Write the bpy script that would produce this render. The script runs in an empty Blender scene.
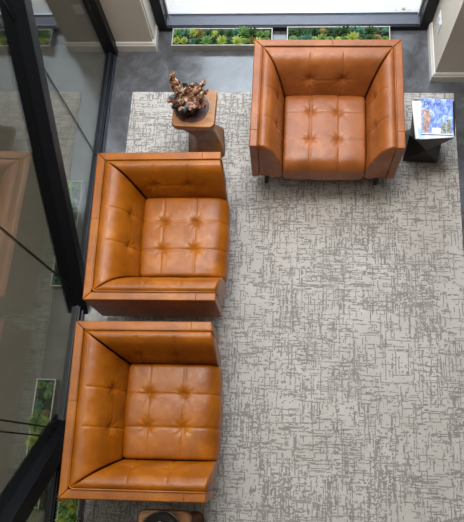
import bpy, bmesh, math, random
from mathutils import Matrix, Vector, noise
PI = math.pi
random.seed(7)
scene = bpy.context.scene
C = scene.collection

# ---------------------------------------------------------------- camera, world, lights, exposure
cam_d = bpy.data.cameras.new('camera')
cam = bpy.data.objects.new('camera', cam_d); C.objects.link(cam)
def rot3(a, b, c):
    return Matrix.Rotation(c, 3, 'Z') @ Matrix.Rotation(b, 3, 'Y') @ Matrix.Rotation(a, 3, 'X')
cam.matrix_world = Matrix.Translation((0, 0, 3.888)) @ rot3(0.3104, 0.0733, 0.0519).to_4x4()
cam_d.sensor_fit = 'VERTICAL'; cam_d.sensor_height = 24.0; cam_d.lens = 625.3 / 522 * 24.0
cam_d.clip_start = 0.05
scene.camera = cam

world = bpy.data.worlds.new('world'); scene.world = world; world.use_nodes = True
bg = world.node_tree.nodes['Background']
bg.inputs[0].default_value = (0.86, 0.93, 1.0, 1); bg.inputs[1].default_value = 0.95

def area(name, loc, target, sx, sy, power, col, spread=PI):
    l = bpy.data.lights.new(name, 'AREA'); l.shape = 'RECTANGLE'; l.size = sx; l.size_y = sy
    l.energy = power; l.color = col; l.spread = spread
    o = bpy.data.objects.new(name, l); C.objects.link(o); o.location = loc
    o.rotation_euler = (Vector(target) - Vector(loc)).to_track_quat('-Z', 'Y').to_euler()
    return o
area('window_daylight', (-0.03, 3.35, 2.6), (0, 0.6, 0.2), 1.8, 3.4, 112, (0.78, 0.89, 1.0))
area('terrace_fill', (-3.0, 0.7, 5.0), (-2.0, 0.5, 0), 2.0, 4.0, 150, (1.0, 0.98, 0.92))  # unseen area lamp added to lift the terrace floor behind the glass
area('overhead_fill', (-0.45, 2.2, 5.3), (0.2, 0.7, 0), 2.4, 0.8, 165, (1.0, 0.965, 0.92))  # added soft fill from overhead; the ceiling is closed, with no skylight

scene.view_settings.view_transform = 'Standard'
scene.view_settings.look = 'None'
scene.view_settings.exposure = 0.0
scene.view_settings.gamma = 1.0
scene.view_settings.use_curve_mapping = False
scene.cycles.use_denoising = True
scene.cycles.max_bounces = 8

# ---------------------------------------------------------------- materials
def S(c):
    return tuple(((v / 255) / 12.92 if v / 255 <= 0.04045 else ((v / 255 + 0.055) / 1.055) ** 2.4) for v in c) + (1,)
class NT:
    def __init__(self, name):
        self.m = bpy.data.materials.new(name); self.m.use_nodes = True
        self.t = self.m.node_tree; self.b = self.t.nodes['Principled BSDF']
    def n(self, typ, **kw):
        nd = self.t.nodes.new(typ)
        for k, v in kw.items():
            if k.startswith('i_'):
                k2 = k[2:]; k2 = int(k2) if k2.isdigit() else k2.replace('_', ' ')
                s = nd.inputs[k2]
                if isinstance(v, bpy.types.NodeSocket): self.t.links.new(v, s)
                else: s.default_value = v
            else: setattr(nd, k, v)
        return nd
    def link(self, a, b): self.t.links.new(a, b)
    def math(self, op, a, b=0.0, c=0.0, clamp=False):
        nd = self.n('ShaderNodeMath', operation=op, i_0=a, i_1=b, i_2=c); nd.use_clamp = clamp
        return nd.outputs[0]
    def ramp(self, fac, stops, interp='LINEAR'):
        nd = self.n('ShaderNodeValToRGB', i_0=fac); cr = nd.color_ramp; cr.interpolation = interp
        while len(cr.elements) < len(stops): cr.elements.new(0.5)
        for e, (p, c) in zip(cr.elements, stops): e.position = p; e.color = c
        return nd.outputs[0]
    def mix(self, fac, a, b, blend='MIX'):
        nd = self.t.nodes.new('ShaderNodeMix'); nd.data_type = 'RGBA'; nd.blend_type = blend
        for s, v in ((nd.inputs[0], fac), (nd.inputs[6], a), (nd.inputs[7], b)):
            if isinstance(v, bpy.types.NodeSocket): self.link(v, s)
            else: s.default_value = v
        return nd.outputs[2]
    def set(self, **kw):
        for k, v in kw.items():
            s = self.b.inputs[k.replace('_', ' ')]
            if isinstance(v, bpy.types.NodeSocket): self.link(v, s)
            else: s.default_value = v
    def obj(self): return self.n('ShaderNodeTexCoord').outputs['Object']
    def noise(self, vec, scale, detail=3, rough=0.5, dist=0.0):
        return self.n('ShaderNodeTexNoise', i_Vector=vec, i_Scale=scale, i_Detail=detail, i_Roughness=rough, i_Distortion=dist).outputs[0]
    def mapping(self, vec, scale=(1, 1, 1), loc=(0, 0, 0), rot=(0, 0, 0)):
        return self.n('ShaderNodeMapping', i_Vector=vec, i_Scale=scale, i_Location=loc, i_Rotation=rot).outputs[0]
    def bump(self, h, strength=0.3, dist=0.01):
        self.link(self.n('ShaderNodeBump', i_Height=h, i_Strength=strength, i_Distance=dist).outputs[0], self.b.inputs['Normal'])

def simple(name, rgb, rough=0.5, metal=0.0, var=0.12, scale=20, spec=0.5, bump=0.0):
    k = NT(name); c = S(rgb); v = k.obj()
    nz = k.noise(v, scale, 4)
    d = tuple(x * (1 - var) for x in c[:3]) + (1,); l = tuple(min(1, x * (1 + var)) for x in c[:3]) + (1,)
    k.set(Base_Color=k.ramp(nz, [(0.3, d), (0.7, l)]), Roughness=rough, Metallic=metal)
    k.b.inputs['Specular IOR Level'].default_value = spec
    if bump: k.bump(nz, bump, 0.003)
    return k.m

def leather(name, a, b, c):
    k = NT(name); v = k.obj()
    big = k.noise(v, 5.0, 5, 0.6, 0.4); mid = k.noise(v, 26, 4, 0.6)
    col = k.ramp(big, [(0.3, S(a)), (0.52, S(b)), (0.72, S(c))])
    col = k.mix(k.ramp(mid, [(0.45, (0, 0, 0, 1)), (0.8, (0.35, 0.35, 0.35, 1))]), col, S(a), 'MIX')
    k.set(Base_Color=col, Roughness=k.ramp(mid, [(0.3, (0.30,) * 3 + (1,)), (0.7, (0.42,) * 3 + (1,))]))
    k.b.inputs['Specular IOR Level'].default_value = 0.4
    vor = k.n('ShaderNodeTexVoronoi', feature='DISTANCE_TO_EDGE', i_Vector=v, i_Scale=170.0).outputs[0]
    wr = k.noise(k.mapping(v, (1, 1, 1)), 14, 5, 0.55, 0.6)
    h = k.math('ADD', k.math('MULTIPLY', k.math('MINIMUM', vor, 0.2), 0.6), k.math('MULTIPLY', wr, 1.6))
    k.bump(h, 0.22, 0.006)
    return k.m
M = {}
M['leather'] = leather('cognac_leather', (128, 66, 4), (153, 84, 8), (176, 103, 18))
M['leather_window_lit'] = leather('cognac_leather_window_lit', (126, 67, 25), (147, 82, 36), (166, 99, 50))  # same leather; the different light near the window is put into its colour
M['leather_dark'] = simple('leather_seam', (112, 54, 22), 0.5)
M['leg'] = simple('dark_leg_wood', (24, 20, 18), 0.35)

def concrete(name, lo, mid, hi, rough=(0.16, 0.38)):
    k = NT(name); v = k.obj()
    a = k.noise(v, 1.7, 6, 0.62, 0.6); b = k.noise(v, 9, 6, 0.7, 1.2)
    f = k.math('ADD', k.math('MULTIPLY', a, 0.6), k.math('MULTIPLY', b, 0.4))
    k.set(Base_Color=k.ramp(f, [(0.36, S(lo)), (0.5, S(mid)), (0.64, S(hi))]),
          Roughness=k.ramp(b, [(0.35, (rough[0],) * 3 + (1,)), (0.65, (rough[1],) * 3 + (1,))]))
    k.bump(b, 0.12, 0.004)
    return k.m
M['floor'] = concrete('polished_concrete', (64, 62, 62), (84, 84, 87), (110, 112, 118), (0.08, 0.26))
M['floor'].node_tree.nodes['Principled BSDF'].inputs['Specular IOR Level'].default_value = 0.9
M['outside_floor'] = concrete('outside_concrete', (88, 84, 76), (96, 92, 83), (104, 100, 91), (0.5, 0.7))
M['white_ground'] = simple('outside_white_ground', (214, 208, 202), 0.8, var=0.04, scale=2)
M['wall'] = simple('warm_grey_paint', (204, 193, 180), 0.7, var=0.02, scale=3, bump=0.03)
M['trim'] = simple('white_trim_paint', (214, 208, 200), 0.4, var=0.02)
M['black'] = simple('black_metal', (14, 15, 18), 0.4, 0.0, var=0.1, spec=0.3)
M['beam'] = simple('black_steel_paint', (14, 15, 20), 0.42, 0.0, var=0.08, spec=0.3)
M['slate'] = simple('slate_sill_metal', (96, 98, 108), 0.4, 0.3, var=0.05)
M['navy'] = simple('navy_metal', (44, 48, 60), 0.4, 0.2, var=0.05)
M['silver'] = simple('silver_metal', (196, 200, 206), 0.35, 0.5, var=0.03)
M['trough'] = simple('pale_zinc', (168, 166, 158), 0.45, 0.2, var=0.1, scale=30)
M['trough_black'] = simple('dark_zinc', (70, 68, 64), 0.5, 0.2, var=0.1, scale=30)
M['soil'] = simple('dark_soil', (40, 34, 26), 0.95, var=0.4, scale=90, bump=0.6)
M['plate'] = simple('white_plastic', (226, 226, 228), 0.35, var=0.01)
M['dimplate'] = simple('putty_plastic', (132, 128, 114), 0.5, var=0.02)
M['seam'] = simple('glass_joint', (14, 15, 16), 0.6)
M['black_table'] = simple('black_lacquered_wood', (34, 29, 27), 0.33, var=0.25, scale=14)
M['ceil'] = simple('ceiling_paint', (150, 146, 140), 0.9, var=0.02)
M['dim'] = simple('dark_outside_wall', (60, 58, 52), 0.9, var=0.05)

def glass(name, r0, tint):
    k = NT(name); k.t.nodes.remove(k.b)
    out = k.t.nodes['Material Output']
    ge = k.n('ShaderNodeNewGeometry')
    c = k.math('ABSOLUTE', k.n('ShaderNodeVectorMath', operation='DOT_PRODUCT', i_0=ge.outputs['Normal'], i_1=ge.outputs['Incoming']).outputs['Value'])
    f = k.math('ADD', k.math('MULTIPLY', k.math('POWER', k.math('SUBTRACT', 1.0, c), 5.0), 1 - r0), r0)
    tr = k.n('ShaderNodeBsdfTransparent', i_Color=tint).outputs[0]
    gl = k.n('ShaderNodeBsdfGlossy', i_Color=(1, 1, 1, 1), i_Roughness=0.0).outputs[0]
    mx = k.n('ShaderNodeMixShader', i_0=f, i_1=tr, i_2=gl).outputs[0]
    k.link(mx, out.inputs['Surface'])
    return k.m
M['glass'] = glass('reflective_glass', 0.07, (0.86, 0.88, 0.85, 1))
M['clear'] = glass('clear_glass', 0.03, (0.98, 0.99, 0.99, 1))

def rug_mat():
    k = NT('distressed_rug'); v = k.obj()
    q = 0.0062
    wob = k.n('ShaderNodeTexNoise', i_Vector=v, i_Scale=16.0, i_Detail=2.0).outputs[1]
    wv_ = k.n('ShaderNodeVectorMath', operation='SCALE', i_0=wob, i_Scale=0.012).outputs[0]
    vv = k.n('ShaderNodeVectorMath', operation='ADD', i_0=v, i_1=wv_).outputs[0]
    sep = k.n('ShaderNodeSeparateXYZ', i_0=vv)
    X, Y = sep.outputs[0], sep.outputs[1]
    big = k.noise(k.mapping(v, (1.3, 0.8, 1)), 2.0, 4, 0.6)
    big2 = k.noise(k.mapping(v, (0.7, 1.7, 1), (3, 1, 0)), 2.2, 4, 0.6)
    def dashes(along, across, freq, off, thr, qq):
        row = k.math('FLOOR', k.math('DIVIDE', across, qq))
        a = k.math('SNAP', along, 0.004)
        cv = k.n('ShaderNodeCombineXYZ', i_0=k.math('MULTIPLY', a, freq), i_1=k.math('MULTIPLY', row, 3.71), i_2=off).outputs[0]
        return k.math('GREATER_THAN', k.noise(cv, 1.0, 2, 0.6), thr)
    def thr(b, lo, hi):
        return k.n('ShaderNodeMapRange', i_0=b, i_1=0.34, i_2=0.66, i_3=hi, i_4=lo).outputs[0]
    lh = dashes(X, Y, 8.0, 0.5, thr(big2, 0.50, 0.615), q)
    lv = dashes(Y, X, 7.0, 7.5, thr(big, 0.50, 0.615), q)
    lh2 = dashes(X, Y, 30.0, 3.5, thr(big, 0.57, 0.68), 0.009)
    gap = k.math('GREATER_THAN', k.noise(k.mapping(vv, (60, 60, 1)), 1.0, 2), 0.40)
    mask = k.math('MULTIPLY', k.math('MAXIMUM', k.math('MAXIMUM', lv, lh), lh2), gap)
    base = k.ramp(k.noise(v, 2.6, 5, 0.65), [(0.3, S((176, 167, 160))), (0.55, S((192, 185, 179))), (0.75, S((208, 203, 200)))])
    fib = k.noise(v, 320, 2)
    dark = k.ramp(k.noise(v, 12, 2), [(0.3, S((86, 80, 76))), (0.7, S((124, 116, 111)))])
    col = k.mix(k.math('MULTIPLY', mask, 0.85), base, dark)
    col = k.mix(0.25, col, k.ramp(fib, [(0.3, S((120, 116, 110))), (0.7, S((225, 220, 214)))]), 'MIX')
    k.set(Base_Color=col, Roughness=0.95)
    k.b.inputs['Specular IOR Level'].default_value = 0.15
    h = k.math('SUBTRACT', k.math('MULTIPLY', fib, 0.4), mask)
    k.bump(h, 0.5, 0.004)
    return k.m
M['rug'] = rug_mat()

def wood(name, lo, hi, heart=None, hr=0.115, ctr=(0, 0)):
    k = NT(name); v = k.obj()
    n1 = k.noise(k.mapping(v, (6, 40, 9)), 1.0, 5, 0.6, 0.8)
    col = k.ramp(n1, [(0.3, S(lo)), (0.7, S(hi))])
    if heart:
        off = k.n('ShaderNodeVectorMath', operation='ADD', i_0=v, i_1=(-ctr[0], -ctr[1], 0)).outputs[0]
        flat = k.mapping(off, (1, 1, 0))
        r = k.n('ShaderNodeVectorMath', operation='LENGTH', i_0=flat).outputs['Value']
        r = k.math('ADD', r, k.math('MULTIPLY', k.math('SUBTRACT', k.noise(v, 14, 3), 0.5), 0.03))
        hc = k.ramp(k.math('FRACT', k.math('MULTIPLY', r, 70)), [(0.0, S(heart)), (1.0, S(tuple(int(x * 1.25) for x in heart)))])
        col = k.mix(k.math('LESS_THAN', r, hr), col, hc)
    k.set(Base_Color=col, Roughness=0.36)
    k.bump(n1, 0.15, 0.003)
    return k.m
M['stump'] = wood('honey_wood', (126, 78, 36), (176, 118, 62), (70, 46, 40), 0.112, (-0.018, 0.0))
M['stump_side'] = wood('amber_wood', (92, 52, 24), (142, 88, 44))
def bark():
    k = NT('burnt_orange_driftwood'); v = k.obj()
    a = k.noise(v, 42, 6, 0.7, 0.8)
    k.set(Base_Color=k.ramp(a, [(0.36, S((24, 18, 16))), (0.44, S((74, 48, 36))), (0.485, S((166, 92, 54))), (0.53, S((112, 80, 60))), (0.575, S((206, 184, 158)))]), Roughness=0.6)
    k.bump(a, 0.7, 0.01)
    return k.m
M['bark'] = bark()
M['grey_stone'] = simple('grey_mineral', (98, 106, 112), 0.4, var=0.45, scale=60, bump=0.4)
M['dark_bark'] = simple('charred_wood', (36, 28, 24), 0.7, var=0.5, scale=50, bump=0.6)

def plant(name, lo, hi):
    k = NT(name); v = k.obj()
    n1 = k.noise(v, 30, 3)
    k.set(Base_Color=k.ramp(n1, [(0.3, S(lo)), (0.7, S(hi))]), Roughness=0.5)
    return k.m
PL = {
 'deep green': plant('deep_green_leaf', (28, 56, 28), (62, 96, 50)),
 'bright green': plant('bright_green_leaf', (66, 104, 44), (124, 160, 84)),
 'lime yellow': plant('lime_yellow_leaf', (122, 140, 48), (176, 188, 88)),
 'blue green': plant('blue_green_leaf', (36, 84, 66), (90, 142, 114)),
 'olive gold': plant('olive_gold_leaf', (96, 90, 36), (152, 130, 62)),
}

# ---------------------------------------------------------------- mesh helpers
def obj(name, bm, mat, parent=None, smooth=False, bevel=0.0, segs=2):
    me = bpy.data.meshes.new(name); bmesh.ops.recalc_face_normals(bm, faces=bm.faces[:]); bm.to_mesh(me); bm.free()
    o = bpy.data.objects.new(name, me); C.objects.link(o)
    for m in (mat if isinstance(mat, (list, tuple)) else [mat]): me.materials.append(m)
    if smooth:
        for p in me.polygons: p.use_smooth = True
    if bevel:
        b = o.modifiers.new('bevel', 'BEVEL'); b.width = bevel; b.segments = segs; b.limit_method = 'ANGLE'
        for p in me.polygons: p.use_smooth = True
        w = o.modifiers.new('wn', 'WEIGHTED_NORMAL'); w.keep_sharp = True
    if parent: o.parent = parent
    return o
def tag(o, label=None, cat=None, group=None, kind=None):
    for k, v in (('label', label), ('category', cat), ('group', group), ('kind', kind)):
        if v: o[k] = v
    return o
def empty(name, loc, rz=0):
    o = bpy.data.objects.new(name, None); C.objects.link(o); o.location = loc; o.rotation_euler = (0, 0, rz)
    o.empty_display_size = 0.1
    return o
def box(bm, x0, x1, y0, y1, z0, z1, mi=0):
    vs = [bm.verts.new((x, y, z)) for z in (z0, z1) for x, y in ((x0, y0), (x1, y0), (x1, y1), (x0, y1))]
    for f in ((3, 2, 1, 0), (4, 5, 6, 7), (0, 1, 5, 4), (1, 2, 6, 5), (2, 3, 7, 6), (3, 0, 4, 7)):
        bm.faces.new([vs[i] for i in f]).material_index = mi
def B(*a):
    bm = bmesh.new(); box(bm, *a); return bm
def prism(bm, poly, z0, z1):
    a = [bm.verts.new((x, y, z0)) for x, y in poly]; b = [bm.verts.new((x, y, z1)) for x, y in poly]
    n = len(poly); bm.faces.new(a[::-1]); bm.faces.new(b)
    for i in range(n): bm.faces.new((a[i], a[(i + 1) % n], b[(i + 1) % n], b[i]))
def rings(bm, rs, cap=True, mi=0):
    R = [[bm.verts.new(p) for p in r] for r in rs]; n = len(R[0])
    for a, b in zip(R, R[1:]):
        for i in range(n): bm.faces.new((a[i], a[(i + 1) % n], b[(i + 1) % n], b[i])).material_index = mi
    if cap: bm.faces.new(R[0][::-1]).material_index = mi; bm.faces.new(R[-1]).material_index = mi
def tube(bm, pts, r, n=8):
    rs = []
    for i, p in enumerate(pts):
        p = Vector(p); a = Vector(pts[max(0, i - 1)]); b = Vector(pts[min(len(pts) - 1, i + 1)])
        d = (b - a).normalized(); u = d.orthogonal().normalized() if abs(d.z) > 0.9 else d.cross(Vector((0, 0, 1))).normalized(); w = d.cross(u)
        rs.append([tuple(p + r * (math.cos(t) * u + math.sin(t) * w)) for t in [2 * PI * j / n for j in range(n)]])
    rings(bm, rs)
def dup(root, loc=None, rz=None):
    r = root.copy(); C.objects.link(r)
    if loc is not None: r.location = loc
    if rz is not None: r.rotation_euler = (0, 0, rz)
    for ch in root.children:
        c = ch.copy(); C.objects.link(c); c.parent = r
        for g in ch.children:
            d = g.copy(); C.objects.link(d); d.parent = c
    return r
def struct(name, bm, mat, parent=None, bevel=0.0):
    o = obj(name, bm, mat, parent, bevel=bevel)
    if not parent: o['kind'] = 'structure'
    return o

# ---------------------------------------------------------------- the room
GX = -1.335            # plane of the side glazing
NY = 3.02              # face of the window frame at the far end
ZT = 5.6
struct('floor', B(GX, 3.4, -4.2, NY + 0.02, -0.1, 0), M['floor'])
tag(struct('terrace', B(-4.6, GX, -4.2, 3.6, -0.1, -0.0), M['outside_floor']), kind='structure')
tag(struct('ground', B(-9, 9, NY + 0.14, 14, -0.14, -0.04), M['white_ground']), kind='structure')
struct('ceiling', B(-4.6, 3.4, -4.2, NY + 0.3, ZT, ZT + 0.1), M['ceil'])
struct('wall_back', B(-4.6, 3.4, -4.3, -4.2, 0, ZT), M['ceil'])
struct('wall_east', B(3.4, 3.5, -4.3, 2.6, 0, ZT), M['ceil'])
struct('wall_west', B(-4.7, -4.6, -4.3, 3.6, 0, ZT), M['dim'])
struct('wall_left', B(-1.283, -1.008, 2.862, NY + 0.3, 0, ZT), M['wall'])
struct('wall_right', B(0.990, 3.4, 2.606, NY + 0.3, 0, ZT), M['wall'])
struct('wall_terrace', B(-4.6, -1.39, 2.9, NY + 0.3, 0, ZT), M['dim'])

def base_profile(bm, path, h=0.092):
    prof = [(0, 0), (0.016, 0), (0.016, 0.066), (0.012, 0.07), (0.012, 0.078), (0.006, h), (0, h)]
    rs = []
    for (x, y), (nx, ny) in path: rs.append([(x + d * nx, y + d * ny, z) for d, z in prof])
    rings(bm, rs)
bm = bmesh.new()
base_profile(bm, [((-1.283, 2.862), (0, -1)), ((-1.008, 2.862), (1, -1)), ((-1.008, NY), (1, 0))])
struct('baseboard_left', bm, M['trim'])
struct('return_glare_board', B(-1.008, -0.9995, 2.885, NY, 0.092, ZT), M['trim'])  # added white board; its colour carries the window glare on this return
bm = bmesh.new()
base_profile(bm, [((0.990, NY), (-1, 0)), ((0.990, 2.606), (-1, -1)), ((3.38, 2.606), (0, -1))])
struct('baseboard_right', bm, M['trim'])

# far window
w = empty('window_1', (0, NY, 0)); w['kind'] = 'structure'
WT = 4.6
bm = bmesh.new()
box(bm, -0.998, 0.984, 0.0, 0.022, 0, 0.045)            # low black face along the floor
box(bm, -0.998, -0.925, 0.0, 0.115, 0.045, WT); box(bm, 0.911, 0.984, 0.0, 0.115, 0.045, WT)
box(bm, -0.925, 0.911, 0.0, 0.115, WT - 0.08, WT)
obj('window_frame', bm, M['black'], w, bevel=0.004)
obj('window_sill', B(-0.925, 0.911, 0.022, 0.112, 0.0, 0.047), M['slate'], w, bevel=0.003)
bm = bmesh.new()
box(bm, -0.925, 0.911, 0.112, 0.126, 0.0, 0.062)
for x in (-0.925, 0.899): box(bm, x, x + 0.012, 0.085, 0.112, 0.047, WT - 0.08)
obj('bead', bm, M['silver'], w)
obj('pane', B(-0.913, 0.899, 0.096, 0.102, 0.047, WT - 0.08), M['clear'], w)
struct('wall_lintel', B(-0.998, 0.984, NY, NY + 0.28, WT, ZT), M['wall'])

# side glazing
g = empty('window_2', (GX, 0, 0)); g['kind'] = 'structure'
GT = 4.9
bm = bmesh.new()
box(bm, -0.028, 0.030, -3.2, 2.80, 0, 0.050)
obj('bottom_rail', bm, M['black'], g, bevel=0.004)
bm = bmesh.new(); box(bm, 0.030, 0.044, -3.2, 2.80, 0, 0.028); box(bm, 0.006, 0.014, -3.2, 2.80, 0.050, 0.058)
obj('rail_bead', bm, M['navy'], g, bevel=0.002)
bm = bmesh.new(); box(bm, -0.040, 0.050, 2.80, 2.90, 0, GT)
obj('corner_post', bm, M['black'], g, bevel=0.005)
bm = bmesh.new(); box(bm, -0.03, 0.03, -3.2, 2.8, GT, GT + 0.1)
obj('top_rail', bm, M['black'], g)
ys = [2.80, 1.96, 0.975, 0.12, -0.8, -1.7, -3.2]
for a, b in zip(ys, ys[1:]):
    obj('pane', B(-0.005, 0.005, b + 0.004, a - 0.004, 0.045, GT), M['glass'], g)
for y in ys[1:-1] + [0.068]:
    obj('joint', B(-0.0055, 0.0055, y - 0.004, y + 0.004, 0.045, GT), M['seam'], g)
struct('wall_side', B(GX - 0.05, GX + 0.05, -4.2, -3.2, 0, ZT), M['wall'])
struct('wall_header', B(GX - 0.05, GX + 0.05, -3.2, 2.86, GT + 0.1, ZT), M['wall'])

# slanting steel braces standing along the side glazing
def brace(name, y0, ang, sgn, wid, length):
    a = math.radians(ang); d = Vector((0, sgn * math.cos(a), math.sin(a))); nrm = Vector((0, sgn * math.sin(a), -math.cos(a)))
    bm = bmesh.new(); rs = []
    for s in (0, length):
        row = []
        for x, t in ((-0.07, -wid / 2), (0.07, -wid / 2), (0.07, wid / 2), (-0.07, wid / 2)):
            v = d * s + nrm * t; y, z = v.y, v.z
            if s == 0: y -= d.y * z / d.z; z = 0.0           # foot cut level with the floor
            row.append((x, y, z))
        rs.append(row)
    rings(bm, rs)
    o = obj(name, bm, M['beam'], None, bevel=0.006); o.location = (GX, y0, 0)
    o['kind'] = 'structure'
brace('trim_1', 0.90, 52.5, 1, 0.09, 4.6)
brace('trim_2', 0.13, 54.5, -1, 0.13, 4.6)

# outlet on the right return
o = empty('wall_outlet', (0.990, 2.876, 0.265))
tag(o, 'white double outlet plate low on the right-hand wall return beside the window', 'outlet')
obj('cover_plate', B(-0.006, 0, -0.058, 0.058, -0.058, 0.058), M['plate'], o, bevel=0.003)
for dy in (-0.027, 0.027):
    s = obj('socket', B(-0.009, -0.005, dy - 0.017, dy + 0.017, -0.036, 0.036), M['plate'], o, bevel=0.002)
    for dz in (-0.018, 0.018): obj('slot', B(-0.0098, -0.0088, dy - 0.003, dy + 0.003, dz - 0.005, dz + 0.005), M['seam'], s)
o = empty('wall_vent', (-1.47, 2.9, 0.40))
tag(o, 'small pale plate on the dark wall beyond the side glass', 'vent')
obj('cover_plate', B(-0.032, 0.032, -0.006, 0, -0.045, 0.045), M['dimplate'], o, bevel=0.002)
bm = bmesh.new()
for i in range(5): box(bm, -0.026, 0.026, -0.009, -0.005, -0.036 + i * 0.016, -0.029 + i * 0.016)
obj('slat', bm, M['dimplate'], o)

# ---------------------------------------------------------------- rug
bm = bmesh.new(); box(bm, -1.14, 1.13, -3.0, 2.498, 0, 0.009)
tag(obj('area_rug', bm, M['rug'], bevel=0.003), 'large pale grey distressed rug with broken crosshatch lines under the armchairs', 'rug')

# ---------------------------------------------------------------- armchairs
def resample(pts, step):
    P = [Vector(p) for p in pts]; sm = []
    for i in range(len(P) - 1):
        p0 = P[max(0, i - 1)]; p1 = P[i]; p2 = P[i + 1]; p3 = P[min(len(P) - 1, i + 2)]
        n = max(2, int((p2 - p1).length / step))
        for k in range(n):
            t = k / n
            sm.append(0.5 * ((2 * p1) + (p2 - p0) * t + (2 * p0 - 5 * p1 + 4 * p2 - p3) * t * t + (3 * p1 - p0 - 3 * p2 + p3) * t ** 3))
    sm.append(P[-1]); return sm
def arc(pts):
    a = [0]
    for p, q in zip(pts, pts[1:]): a.append(a[-1] + (q - p).length)
    return a
def cushion(prof, lo, hi, place, disp, round_lo=0, round_hi=0, step=0.006, r=0.02):
    """closed profile (d, z) swept along s between lo(d) and hi(d); disp(s, a, d, z) moves a point inwards"""
    P = resample(prof + [prof[0]], step)[:-1]; n = len(P); A = arc(P)
    cen = sum(P, Vector((0, 0))) / n
    nor = []
    for i in range(n):
        t = (P[(i + 1) % n] - P[i - 1]).normalized(); nv = Vector((t.y, -t.x))
        nor.append(nv)
    if sum((P[i].x * P[(i + 1) % n].y - P[(i + 1) % n].x * P[i].y) for i in range(n)) < 0: nor = [-v for v in nor]
    L = max(hi(p.x) - lo(p.x) for p in P); m = int(L / step)
    ks = []
    if round_lo: ks += [(0.0, r * (1 - math.sin(t)), r * (1 - math.cos(t))) for t in (0.0, 0.4, 0.8, 1.2)]
    # each entry: (u, inset shift along s, shrink) where u in 0..1
    rows = []
    us = [i / m for i in range(m + 1)]
    bm = bmesh.new(); rs = []
    for u in us:
        row = []
        for i, p in enumerate(P):
            a0, b0 = lo(p.x), hi(p.x); s = a0 + (b0 - a0) * u
            sh = 0.0
            if round_lo and s - a0 < r: sh = r - math.sqrt(max(0, r * r - (r - (s - a0)) ** 2))
            if round_hi and b0 - s < r: sh = max(sh, r - math.sqrt(max(0, r * r - (r - (b0 - s)) ** 2)))
            d = disp(s, A[i], p.x, p.y)
            q = p - nor[i] * (sh * 0.85 + d)
            row.append(place(s, q.x, q.y))
        rs.append(row)
    rings(bm, rs)
    return bm
def G(x, w): return math.exp(-(x / w) ** 2)
def tufted(s, t, s0s, t0, tr, depth=0.016):
    """buttons at (s0, t0), seams across at each s0 and one along at t0"""
    v = 0.0
    for s0 in s0s:
        ds, dt = s - s0, t - t0; rr = math.hypot(ds, dt)
        v += depth * G(rr, 0.026)
        if rr < 0.09:
            th = math.atan2(dt, ds)
            v += 0.0028 * (0.5 + 0.5 * math.cos(th * 9 + 1.3 * s0 * 40)) * G(rr - 0.03, 0.025)
        v += 0.0045 * G(ds, 0.0045) * (1 if tr[0] < t < tr[1] else 0)
    return v
prof_back = [(0, .24), (0, .40), (0, .59), (.004, .612), (.03, .624), (.065, .620), (.103, .600), (.137, .558), (.167, .500), (.192, .435), (.210, .37), (.214, .28), (.17, .235), (.08, .235)]
prof_arm = [(d * .70, z) for d, z in prof_back]
def slopeT(d, z, k=1.0): return z                       # height stands for the distance down the sloping face

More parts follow.
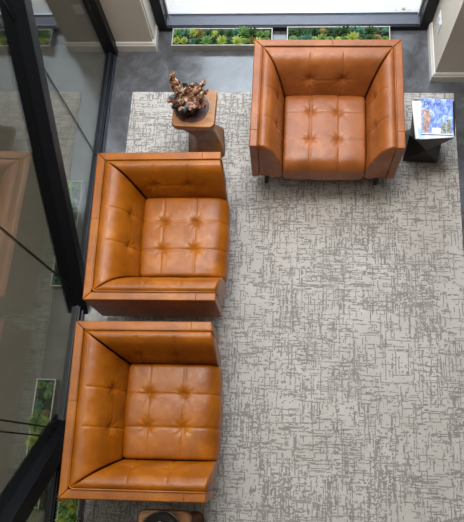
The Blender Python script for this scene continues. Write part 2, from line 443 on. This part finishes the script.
def make_chair():
    root = empty('armchair', (0, 0, 0))
    # frame of three mitred slabs
    X, Y, T, zb, zt = .449, .3685, .046, .205, .617
    bm = bmesh.new()
    e = 0.0003
    prism(bm, [(-X + e, Y), (X - e, Y), (X - T - e, Y - T), (-X + T + e, Y - T)], zb, zt)
    prism(bm, [(-X, Y - e), (-X + T, Y - T - e), (-X + T, -Y), (-X, -Y)], zb, zt)
    prism(bm, [(X, Y - e), (X, -Y), (X - T, -Y), (X - T, Y - T - e)], zb, zt)
    obj('frame', bm, M['leather'], root, bevel=0.006, segs=3)
    bm = bmesh.new(); Xi, Yi = X - T - .001, Y - T - .001
    for dz, off in ((0.003, 0.0),):
        tube(bm, [(-Xi, -Y + .006, zt - .30), (-Xi, -Y - .002, zt - .02), (-Xi, -Y + .008, zt + dz), (-Xi, 0, zt + dz), (-Xi, Yi - .02, zt + dz), (-Xi + .02, Yi, zt + dz), (0, Yi, zt + dz), (Xi - .02, Yi, zt + dz), (Xi, Yi - .02, zt + dz), (Xi, 0, zt + dz), (Xi, -Y + .008, zt + dz), (Xi, -Y - .002, zt - .02), (Xi, -Y + .006, zt - .30)], 0.0045)
    obj('piping', bm, M['leather'], root, smooth=True)
    for pts in ([(-X - .0005, -.26, zt - .02), (-X + .004, -.26, zt + .0005), (-X + T, -.26, zt + .0005)], [(X + .0005, -.26, zt - .02), (X - .004, -.26, zt + .0005), (X - T, -.26, zt + .0005)], [(.03, Y + .0005, zt - .02), (.03, Y - .004, zt + .0005), (.03, Y - T, zt + .0005)]):
        bm = bmesh.new(); tube(bm, pts, .0016, 6); obj('rim_seam', bm, M['leather_dark'], root, smooth=True)
    # base under the seat
    obj('seat_base', B(-X + T, X - T, -Y + .005, Y - T, .202, .25), M['leather'], root, bevel=.01)
    fl = .3225; fx = .403
    def disp_back(s, a, d, z):
        if d < .05: return 0.0008
        v = 0
        for s0 in (-.1, .1): v += .0042 * G(s - s0, .0045)
        v += tufted(s, z, (-.1, .1), .50, (9, 9), .017)
        v += .003 * G(z - .50, .006) * G(s, .13)
        v -= .006 * G(s, .075) * G(z - .5, .07) * 0.6
        return v + .0015 * noise.noise(Vector((s * 14, z * 14, 1.0)))
    bm = cushion(prof_back, lambda d: -fx + .002 + d * .70, lambda d: fx - .002 - d * .70, lambda s, d, z: (s, fl - .001 - d, z), disp_back, round_lo=1, round_hi=1, r=.010)
    obj('back_cushion', bm, M['leather'], root, smooth=True)
    for sg in (-1, 1):
        def disp_arm(s, a, d, z, sg=sg):
            if d < .035: return 0.0008
            v = 0
            for s0 in (-.17, .03): v += .0042 * G(s - s0, .0045)
            v += tufted(s, z, (-.17, .03), .50, (9, 9), .014)
            v += .003 * G(z - .50, .006) * G(s + .07, .13)
            return v + .0015 * noise.noise(Vector((s * 14, z * 14, 7.0 + sg)))
        bm = cushion(prof_arm, lambda d: -Y + .001 - .022 * min(1, max(0, d) / .12), lambda d: fl - .003 - d / .70, lambda s, d, z: (sg * (fx - .001 - d), s, z), disp_arm, round_lo=1, round_hi=1, r=.012)
        obj('arm_cushion', bm, M['leather'], root, smooth=True)
    # seat
    sx = .252
    prof_seat = [(.105, .24), (.112, .33), (.108, .385), (.09, .402), (.03, .409), (-.10, .412), (-.24, .411), (-.32, .405), (-.362, .390), (-.390, .355), (-.397, .30), (-.392, .255), (-.378, .225), (-.33, .212), (-.1, .212)]
    def disp_seat(s, a, d, z):
        v = 0
        if z > .30:
            for x0 in (-.088, .088):
                v += .004 * G(s - x0, .0045)
                for y0 in (-.015, -.21):
                    dx, dy = s - x0, d - y0; rr = math.hypot(dx, dy); th = math.atan2(dy, dx)
                    v += .015 * G(rr, .024) + (.003 * (0.5 + 0.5 * math.cos(th * 8 + x0 * 60 + y0 * 9)) * G(rr - .032, .024))
            for y0 in (-.015, -.21):
                v += .0042 * G(d - y0, .0045)
        cx = ((s + .264) % .176 - .088) / .088
        v -= .010 * (1 - min(1, (s / sx) ** 2)) + .003 * (1 - cx * cx)
        return v + .002 * noise.noise(Vector((s * 11, d * 11, 3.0)))
    bm = cushion(prof_seat, lambda d: -sx, lambda d: sx, lambda s, d, z: (s, d, z), disp_seat, round_lo=1, round_hi=1, r=.018)
    obj('seat_cushion', bm, M['leather'], root, smooth=True)
    for px in (-.35, .35):
        for py in (-.30, .31):
            bm = bmesh.new()
            q = 1 if px > 0 else -1; t = 1 if py > 0 else -1
            rings(bm, [[(px + q * o_ + a * h, py + t * o_ + b * h, z) for a, b in ((-1, -1), (1, -1), (1, 1), (-1, 1))] for z, h, o_ in ((.009, .011, .012), (.204, .02, 0))])
            obj('leg', bm, M['leg'], root, bevel=.003)
    return root
chair = make_chair()
tag(chair, 'cognac leather tufted armchair standing alone before the far window between two small tables', 'armchair', 'tufted leather armchairs on the rug')
chair_b = dup(chair, (-.752, 1.250, 0), PI / 2 + .024)
chair_c = dup(chair, (-.738, .230, 0), PI / 2 + .028)
chair_b['label'] = 'cognac leather armchair by the glass wall, the one nearer the wooden stump table with sculpture'
chair_c.scale = (1.012, 1.012, 1.0); chair_c.location.x = -.745
chair_c['label'] = 'cognac leather armchair by the glass wall, nearest the viewer at the lower left'
chair.location = (.219, 2.113, 0); chair.rotation_euler = (0, 0, -.003)
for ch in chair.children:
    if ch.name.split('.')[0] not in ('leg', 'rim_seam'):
        ch.material_slots[0].link = 'OBJECT'; ch.material_slots[0].material = M['leather_window_lit']

# ---------------------------------------------------------------- stump tables
def rsq(h, r, rot, z, cx=0, cy=0, n=5):
    out = []
    for k, (sx, sy) in enumerate(((1, 1), (-1, 1), (-1, -1), (1, -1))):
        for j in range(n + 1):
            a = k * PI / 2 + j / n * PI / 2
            x = sx * (h - r) + r * math.cos(a); y = sy * (h - r) + r * math.sin(a)
            out.append((cx + x * math.cos(rot) - y * math.sin(rot), cy + x * math.sin(rot) + y * math.cos(rot), z))
    return out
def stump_table(loc, rz, bcx, bcy, label):
    root = empty('stump_table', loc, rz)
    bm = bmesh.new()
    rings(bm, [rsq(h, r, 0, z) for h, r, z in ((.122, .03, .395), (.134, .035, .402), (.137, .036, .42), (.137, .036, .440), (.133, .034, .449), (.126, .03, .4515))])
    obj('tabletop', bm, M['stump'], root, smooth=False, bevel=.002)
    bm = bmesh.new(); R = []
    N = 22
    for i in range(N + 1):
        t = i / N; z = .395 * (1 - t) + .009 * t
        h = .120 - .050 * math.sin(PI * t) + .006 * t
        R.append(rsq(h, h * .35, .5 * math.sin(PI * t) + .12 * t, z, bcx * t, bcy * t))
    rings(bm, R[::-1])
    obj('pedestal', bm, M['stump_side'], root, smooth=True)
    return tag(root, label, 'side table', 'small carved wooden side tables')
stump_table((-.600, 2.100, 0), -.03, .03, -.01, 'honey wood stump table with twisted pedestal under the driftwood sculpture')
stump_table((-.585, -.405, 0), .02, .04, -.03, 'dark-topped wooden stump table cut off at the bottom edge below the armchair')

def shard(bm, base, d, L, w, seed, mi=0):
    d = Vector(d).normalized(); u = d.orthogonal().normalized(); v = d.cross(u); rnd = random.Random(seed)
    n = 6; rs = []
    K = 7
    for k in range(K):
        t = k / (K - 1); c = Vector(base) + d * L * t + u * .012 * math.sin(3 * t + seed) + v * .010 * math.cos(2.3 * t + seed)
        rr = w * (1 - .45 * t) * (0.8 + .5 * rnd.random())
        rs.append([tuple(c + (u * math.cos(a) * rr * 1.2 + v * math.sin(a) * rr * .7) * (0.7 + .6 * rnd.random())) for a in [2 * PI * j / n + .2 * k for j in range(n)]])
    rings(bm, rs, mi=mi)
def driftwood():
    rnd = random.Random(11)
    root = empty('driftwood_sculpture', (-.635, 2.100, .4515))
    bm = bmesh.new()
    dirs = []
    for i in range(20):
        a = rnd.uniform(0, 2 * PI); r0 = rnd.uniform(0, .045); el = rnd.uniform(.25, 1.3)
        L = rnd.uniform(.06, .13)
        shard(bm, (r0 * math.cos(a), r0 * math.sin(a), rnd.uniform(.03, .07)), (math.cos(a) * math.cos(el), math.sin(a) * math.cos(el), math.sin(el)), L * .9, rnd.uniform(.016, .026), i)
    shard(bm, (-.02, .02, .04), (-.25, .30, 1), .19, .030, 91)
    shard(bm, (.0, .0, .05), (.55, .22, .62), .165, .030, 92)
    shard(bm, (.02, .0, .05), (.62, -.02, .7), .14, .024, 93)
    shard(bm, (-.03, .0, .05), (.3, -.3, .3), .12, .024, 94)
    bmesh.ops.subdivide_edges(bm, edges=bm.edges[:], cuts=2, use_grid_fill=True)
    for v in bm.verts:
        v.co += noise.noise_vector(v.co * 60) * .010; v.co.z = max(.001, v.co.z)
    obj('driftwood', bm, M['bark'], root)
    bm = bmesh.new()
    bmesh.ops.create_icosphere(bm, subdivisions=3, radius=1)
    for v in bm.verts:
        n_ = noise.noise(v.co * 2.2) * .3; v.co = Vector((v.co.x * .07 * (1 + n_), v.co.y * .07 * (1 + n_), max(-.0, .034 + v.co.z * .034 * (1 + n_))))
    for i in range(9):
        a = rnd.uniform(0, 2 * PI); shard(bm, (.02 * math.cos(a), .02 * math.sin(a), .05), (math.cos(a), math.sin(a), .9), .09, .015, 40 + i)
    obj('charred_core', bm, M['dark_bark'], root)
    bm = bmesh.new()
    shard(bm, (-.055, .0, .055), (-.8, .35, .35), .055, .026, 60); shard(bm, (.0, -.045, .07), (.3, -.4, .5), .05, .018, 61)
    obj('grey_crystal', bm, M['grey_stone'], root)
    root.scale = (1.12, 1.12, 1.12)
    tag(root, 'jagged orange-brown driftwood sculpture on the honey wood stump table', 'sculpture')
driftwood()

# dark piece on the lower stump table
root = empty('dark_bowl', (-.590, -.375, .4515))
bm = bmesh.new(); rs = []
for r, z in ((.035, 0), (.055, .008), (.090, .035), (.108, .06), (.103, .062), (.080, .038), (.045, .016), (.0015, .012)):
    rs.append([(r * math.cos(a) * (1 + .10 * math.sin(3 * a + 1)), r * math.sin(a) * (1 + .08 * math.sin(2 * a)), z + (.008 * math.sin(2 * a + .5) if z > .03 else 0)) for a in [2 * PI * i / 40 for i in range(40)]])
rings(bm, rs); obj('bowl', bm, M['black_table'], root, smooth=True)
tag(root, 'black free-form bowl on the stump table at the bottom edge', 'bowl')
for i, (x, y, lab) in enumerate(((-.028, -.005, 'pale curved shell in the black bowl, the left one'), (.032, -.012, 'pale curved shell in the black bowl, the right one'))):
    bm = bmesh.new(); rs = []
    for k in range(9):
        t = k / 8; a = -1 + 2.4 * t; rr = .010 * math.sin(PI * (t * .86 + .07)) + .001
        c = Vector((.024 * math.cos(a), .024 * math.sin(a), .0))
        rs.append([tuple(c + Vector((math.cos(a), math.sin(a), 0)) * math.cos(b) * rr + Vector((0, 0, 1)) * math.sin(b) * rr) for b in [2 * PI * j / 8 for j in range(8)]])
    rings(bm, rs); o = obj('shell', bm, M['plate'], None, smooth=True); o.location = (-.585 + x, -.345 + y, .4515 + .034); o.rotation_euler = (0, 0, i * 2.2)
    tag(o, lab, 'shell', 'pale shells in the black bowl')

# ---------------------------------------------------------------- black faceted table and magazines
root = empty('faceted_table', (.885, 2.055, 0), 0.0)
bm = bmesh.new()
def sq(h, rot, z, cx=0, cy=0): return [(cx + h * 1.4142 * math.cos(rot + PI / 4 + k * PI / 2), cy + h * 1.4142 * math.sin(rot + PI / 4 + k * PI / 2), z) for k in range(4)]
top = [bm.verts.new(p) for p in sq(.122, -.05, .43)]; top2 = [bm.verts.new(p) for p in sq(.122, -.05, .405)]
wa = [bm.verts.new(p) for p in sq(.075, PI / 4 - .05, .20)]
bo = [bm.verts.new(p) for p in sq(.112, -.06, .009, .0, .02)]
bm.faces.new(top); bm.faces.new(bo[::-1])
for k in range(4):
    j = (k + 1) % 4
    bm.faces.new((top[j], top[k], top2[k], top2[j]))
    bm.faces.new((top2[k], wa[k], top2[j])); bm.faces.new((top2[j], wa[k], wa[j]))
    bm.faces.new((bo[k], bo[j], wa[k])); bm.faces.new((bo[j], wa[j], wa[k]))
obj('faceted_body', bm, M['black_table'], root, bevel=.003)
tag(root, 'black faceted hourglass side table holding magazines beside the lone armchair', 'side table')

M['paper'] = simple('paper_edges', (222, 218, 212), 0.8, var=0.03)
def cover_mat(name, stops, sc=26, rough=.3):
    k = NT(name); v = k.obj(); k.set(Base_Color=k.ramp(k.noise(k.mapping(v, (1.6, 1, 1)), sc, 5, .7, .7), stops), Roughness=rough); return k.m
M['cover_blue'] = cover_mat('starry_blue_cover', [(.30, S((92, 96, 176))), (.45, S((116, 134, 206))), (.55, S((148, 176, 228))), (.66, S((204, 218, 242)))])
M['cover_pale'] = cover_mat('pale_blue_cover', [(.35, S((150, 186, 226))), (.5, S((222, 230, 240))), (.7, S((244, 244, 246)))], 7)
M['ink'] = simple('navy_ink', (38, 40, 78), .5)
M['skin_pic'] = cover_mat('printed_tan_picture', [(.35, S((92, 74, 84))), (.5, S((176, 140, 130))), (.65, S((226, 200, 180)))], 60)
M['green_pic'] = cover_mat('printed_olive_picture', [(.35, S((60, 60, 60))), (.5, S((130, 130, 96))), (.65, S((216, 206, 180)))], 60)
def magazine(name, loc, rz, w, h, t, cov, label):
    root = empty(name, loc, rz)
    obj('pages', B(-w / 2 + .002, w / 2 - .002, -h / 2 + .002, h / 2 - .002, .0008, t - .0008), M['paper'], root)
    bm = bmesh.new(); box(bm, -w / 2, w / 2, -h / 2, h / 2, t - .0008, t); box(bm, -w / 2, w / 2, -h / 2, h / 2, 0, .0008); box(bm, -w / 2, -w / 2 + .001, -h / 2, h / 2, .0008, t - .0008)
    obj('cover', bm, cov, root)
    return tag(root, label, 'magazine', 'magazines stacked on the black faceted table')
z0 = .43
magazine('magazine', (.868, 2.040, z0), .06, .225, .262, .008, M['paper'], 'bottom magazine of the stack, only its pale edge showing')
magazine('magazine', (.878, 2.034, z0 + .0082), .075, .205, .262, .009, M['cover_pale'], 'pale blue and white magazine sticking out to the left under the blue one')
mg = magazine('magazine', (.893, 2.046, z0 + .0174), -.035, .188, .245, .008, M['cover_blue'], 'top magazine with a starry blue cover on the black faceted table')
zt = .0081
cu = bpy.data.curves.new('t', 'FONT'); cu.body = 'DK autu'; cu.size = .05; cu.extrude = .0002; cu.align_x = 'LEFT'
to = bpy.data.objects.new('t', cu); C.objects.link(to)
bpy.context.view_layer.update()
me = bpy.data.meshes.new_from_object(to.evaluated_get(bpy.context.evaluated_depsgraph_get())); bpy.data.objects.remove(to)
ti = bpy.data.objects.new('masthead', me); C.objects.link(ti); ti.parent = mg; ti.location = (-.080, .076, zt + .0001); ti.scale = (.68, .80, 1); me.materials.clear(); me.materials.append(M['ink'])
bm = bmesh.new(); box(bm, -.086, -.045, -.112, .045, zt - .0002, zt + .0002); box(bm, -.082, -.035, -.03, .01, zt, zt + .0003)
obj('printed_figure', bm, M['skin_pic'], mg)
bm = bmesh.new(); box(bm, .028, .05, -.112, -.04, zt - .0002, zt + .0002); box(bm, .055, .078, -.112, -.02, zt - .0002, zt + .0003)
obj('printed_figures', bm, M['green_pic'], mg)
bm = bmesh.new(); box(bm, -.03, .02, -.112, -.078, zt - .0002, zt + .0002); box(bm, -.094, .094, -.1225, -.116, zt - .0002, zt + .0002)
obj('address_label', bm, M['plate'], mg)

# ---------------------------------------------------------------- planters and succulents
def trough(loc, rz, L, W, H, label, mat='trough'):
    root = empty('planter_trough', loc, rz); t = .008
    bm = bmesh.new()
    box(bm, -L / 2, L / 2, -W / 2, -W / 2 + t, 0, H); box(bm, -L / 2, L / 2, W / 2 - t, W / 2, 0, H)
    box(bm, -L / 2, -L / 2 + t, -W / 2 + t, W / 2 - t, 0, H); box(bm, L / 2 - t, L / 2, -W / 2 + t, W / 2 - t, 0, H)
    box(bm, -L / 2 + t, L / 2 - t, -W / 2 + t, W / 2 - t, 0, .01)
    obj('trough', bm, M[mat], root, bevel=.0015)
    obj('soil', B(-L / 2 + t, L / 2 - t, -W / 2 + t, W / 2 - t, .01, H - .018), M['soil'], root)
    return tag(root, label, 'planter', 'long zinc planters of succulents')

def leaf(bm, yaw, el, L, w, th, z0=0.0, r0=0.0, curl=.5, n=6, tip=.1):
    d = Vector((math.cos(yaw), math.sin(yaw), 0)); s = Vector((-d.y, d.x, 0)); up = Vector((0, 0, 1))
    p = d * r0 + up * z0; rs = []; a = el
    for k in range(n + 1):
        t = k / n; ww = w * (math.sin(PI * (0.18 + .82 * t) ** 0.9) * .9 + tip * (1 - t)) ; tt = th * (1 - .8 * t)
        ww = max(ww, .0006)
        nrm = (-d * math.sin(a) + up * math.cos(a))
        rs.append([tuple(p + s * ww), tuple(p + nrm * tt * .35), tuple(p - s * ww), tuple(p - nrm * tt)])
        p = p + (d * math.cos(a) + up * math.sin(a)) * L / n; a += curl / n
    rings(bm, rs)
def rosette(kind, seed):
    rnd = random.Random(seed); bm = bmesh.new()
    if kind == 'rosette':
        for ring, (cnt, L, el) in enumerate(((9, .032, .25), (8, .026, .6), (6, .019, .95), (4, .012, 1.25))):
            for i in range(cnt): leaf(bm, 2 * PI * i / cnt + ring * .4, el, L, L * .30, .005, .004 + ring * .003, .003, .5, tip=.4)
    elif kind == 'spiky':
        for ring, (cnt, L, el) in enumerate(((11, .042, .3), (10, .040, .65), (7, .034, 1.0), (4, .026, 1.3))):
            for i in range(cnt): leaf(bm, 2 * PI * i / cnt + ring * .3 + rnd.uniform(-.1, .1), el, L * rnd.uniform(.9, 1.1), .0048, .004, .004, .003, -.15, tip=.9)
    elif kind == 'aloe':
        for ring, (cnt, L, el) in enumerate(((8, .050, .55), (7, .058, .95), (5, .055, 1.25))):
            for i in range(cnt): leaf(bm, 2 * PI * i / cnt + ring * .5 + rnd.uniform(-.15, .15), el, L * rnd.uniform(.85, 1.1), .0062, .005, .002, .003, -.35, tip=.8)
    elif kind == 'bushy':
        for i in range(46):
            a = rnd.uniform(0, 2 * PI); r = .024 * math.sqrt(rnd.random()); z = .018 * (1 - (r / .028) ** 2) + .004
            for k in range(4): leaf(bm, a + k * PI / 2 + rnd.random(), rnd.uniform(.2, .8), .010, .0036, .002, z, 0, .2, n=3)
            for v in bm.verts[-4 * 16:] if False else []: pass
            bm.verts.ensure_lookup_table()
            off = Vector((r * math.cos(a), r * math.sin(a), 0))
            for v in list(bm.verts)[-4 * 4 * 4:]: v.co += off
    me = bpy.data.meshes.new(kind); bmesh.ops.recalc_face_normals(bm, faces=bm.faces[:]); bm.to_mesh(me); bm.free()
    return me
protos = {k: [rosette(k, s) for s in (1, 2)] for k in ('rosette', 'spiky', 'aloe', 'bushy')}
words = {'rosette': 'fleshy rosette succulent', 'spiky': 'spiky star succulent', 'aloe': 'tall aloe-like succulent', 'bushy': 'low bushy succulent'}
meshes = {}
def succ_mesh(kind, var, col):
    key = (kind, var, col)
    if key not in meshes:
        m = protos[kind][var].copy(); m.materials.append(PL[col]); meshes[key] = m
    return meshes[key]
ordn = ['first', 'second', 'third', 'fourth', 'fifth', 'sixth', 'seventh', 'eighth', 'ninth', 'tenth', 'eleventh', 'twelfth', 'thirteenth', 'fourteenth']
def plant_trough(loc, rz, L, W, H, where, rowwords, frm, seed, cols=11, spec=None):
    rnd = random.Random(seed)
    palette = ['deep green'] * 4 + ['bright green'] * 4 + ['lime yellow'] * 2 + ['blue green'] * 2 + ['olive gold'] * 2
    kinds = ['rosette'] * 4 + ['spiky'] * 4 + ['bushy'] * 3 + ['aloe'] * 1
    for row in (0, 1):
        for c in range(cols):
            kd = rnd.choice(kinds); cl = rnd.choice(palette); sc = rnd.uniform(.92, 1.15)
            if spec and (row, c) in spec: kd, cl, sc = spec[(row, c)]
            if frm == 'from armchair end' and c < 8: continue          # out of the picture
            nth = ordn[cols - 1 - c] if frm == 'from armchair end' else ordn[c]
            lx = -L / 2 + .04 + (L - .08) * c / (cols - 1) + rnd.uniform(-.006, .006)
            ly = (-1 if row == 0 else 1) * W * .22 + rnd.uniform(-.005, .005)
            o = bpy.data.objects.new('succulent', succ_mesh(kd, rnd.randint(0, 1), cl)); C.objects.link(o)
            o.location = (loc[0] + lx * math.cos(rz) - ly * math.sin(rz), loc[1] + lx * math.sin(rz) + ly * math.cos(rz), H - .018)
            o.rotation_euler = (0, 0, rnd.uniform(0, 6)); o.scale = (sc, sc, sc * rnd.uniform(.9, 1.15))
            tag(o, '%s %s, %s %s, %s row, %s' % (cl, words[kd], nth, frm, rowwords[row], where), 'succulent', 'succulents in the ' + where)
TW, TH = .150, .066
pl = [
 ((-.507, 2.925, 0), 0, .735, 'far left planter', 'long zinc planter under the window, left of the lone armchair', ('front', 'back'), 'from left', 3,
   {(1, 1): ('aloe', 'blue green', .95), (1, 9): ('aloe', 'bright green', 1.15), (1, 10): ('aloe', 'deep green', 1.1), (0, 4): ('spiky', 'bright green', 1.25), (0, 8): ('spiky', 'lime yellow', 1.2), (1, 3): ('rosette', 'olive gold', 1.1), (0, 1): ('rosette', 'lime yellow', 1.0)}),
 ((.332, 2.935, 0), 0, .735, 'far right planter', 'long zinc planter under the window, directly behind the lone armchair', ('front', 'back'), 'from left', 5,
   {(0, 2): ('aloe', 'blue green', 1.1), (0, 4): ('spiky', 'bright green', 1.2), (0, 8): ('spiky', 'lime yellow', 1.4), (1, 7): ('aloe', 'deep green', 1.2), (1, 10): ('aloe', 'deep green', 1.0), (0, 10): ('spiky', 'deep green', 1.2)}),
 ((-1.458, 1.385, 0), PI / 2, .75, 'outer rear planter', 'long planter outside the glass wall, beside the armchair nearer the sculpture', ('glass side', 'far side'), 'from near', 8, None),
 ((-1.458, .040, 0), PI / 2, .75, 'outer near planter', 'long planter outside the glass wall, beside the nearest armchair', ('glass side', 'far side'), 'from near', 9,
   {(0, 8): ('spiky', 'lime yellow', 1.3), (1, 8): ('spiky', 'bright green', 1.5)}),
 ((-1.222, -.600, 0), PI / 2, .75, 'inner planter', 'long planter inside the glass wall at the bottom left corner of the rug', ('rug side', 'glass side'), 'from armchair end', 12,
   {(0, 12): ('rosette', 'bright green', 1.2), (1, 12): ('spiky', 'olive gold', 1.2), (0, 11): ('spiky', 'lime yellow', 1.0), (1, 11): ('spiky', 'bright green', 1.2), (0, 10): ('spiky', 'bright green', 1.2)}),
]
for loc, rz, L, where, lab, rw, frm, seed, spec in pl:
    side = rz != 0
    trough(loc, rz, L, TW if not side else .125, TH, lab)
    plant_trough(loc, rz, L, TW if not side else .125, TH, where, rw, frm, seed, 13, spec)

# dry leaves on the white ground outside
k = plant('dry_leaf', (150, 110, 60), (196, 160, 100))
for i, (x, y, lab) in enumerate(((.82, 3.215, 'leftmost of the three small dry brown leaves outside the far window'), (.92, 3.215, 'rightmost of the three small dry brown leaves outside the far window'), (.88, 3.235, 'middle one of the three small dry brown leaves outside the far window'))):
    bm = bmesh.new()
    for j in range(5): leaf(bm, j * 1.25 + i, .3, .022, .005, .002, 0.003, 0, .3)
    o = obj('dry_leaf', bm, k, None); o.location = (x - .06, y, -.04)
    tag(o, lab, 'leaf', 'dry leaves outside the window')
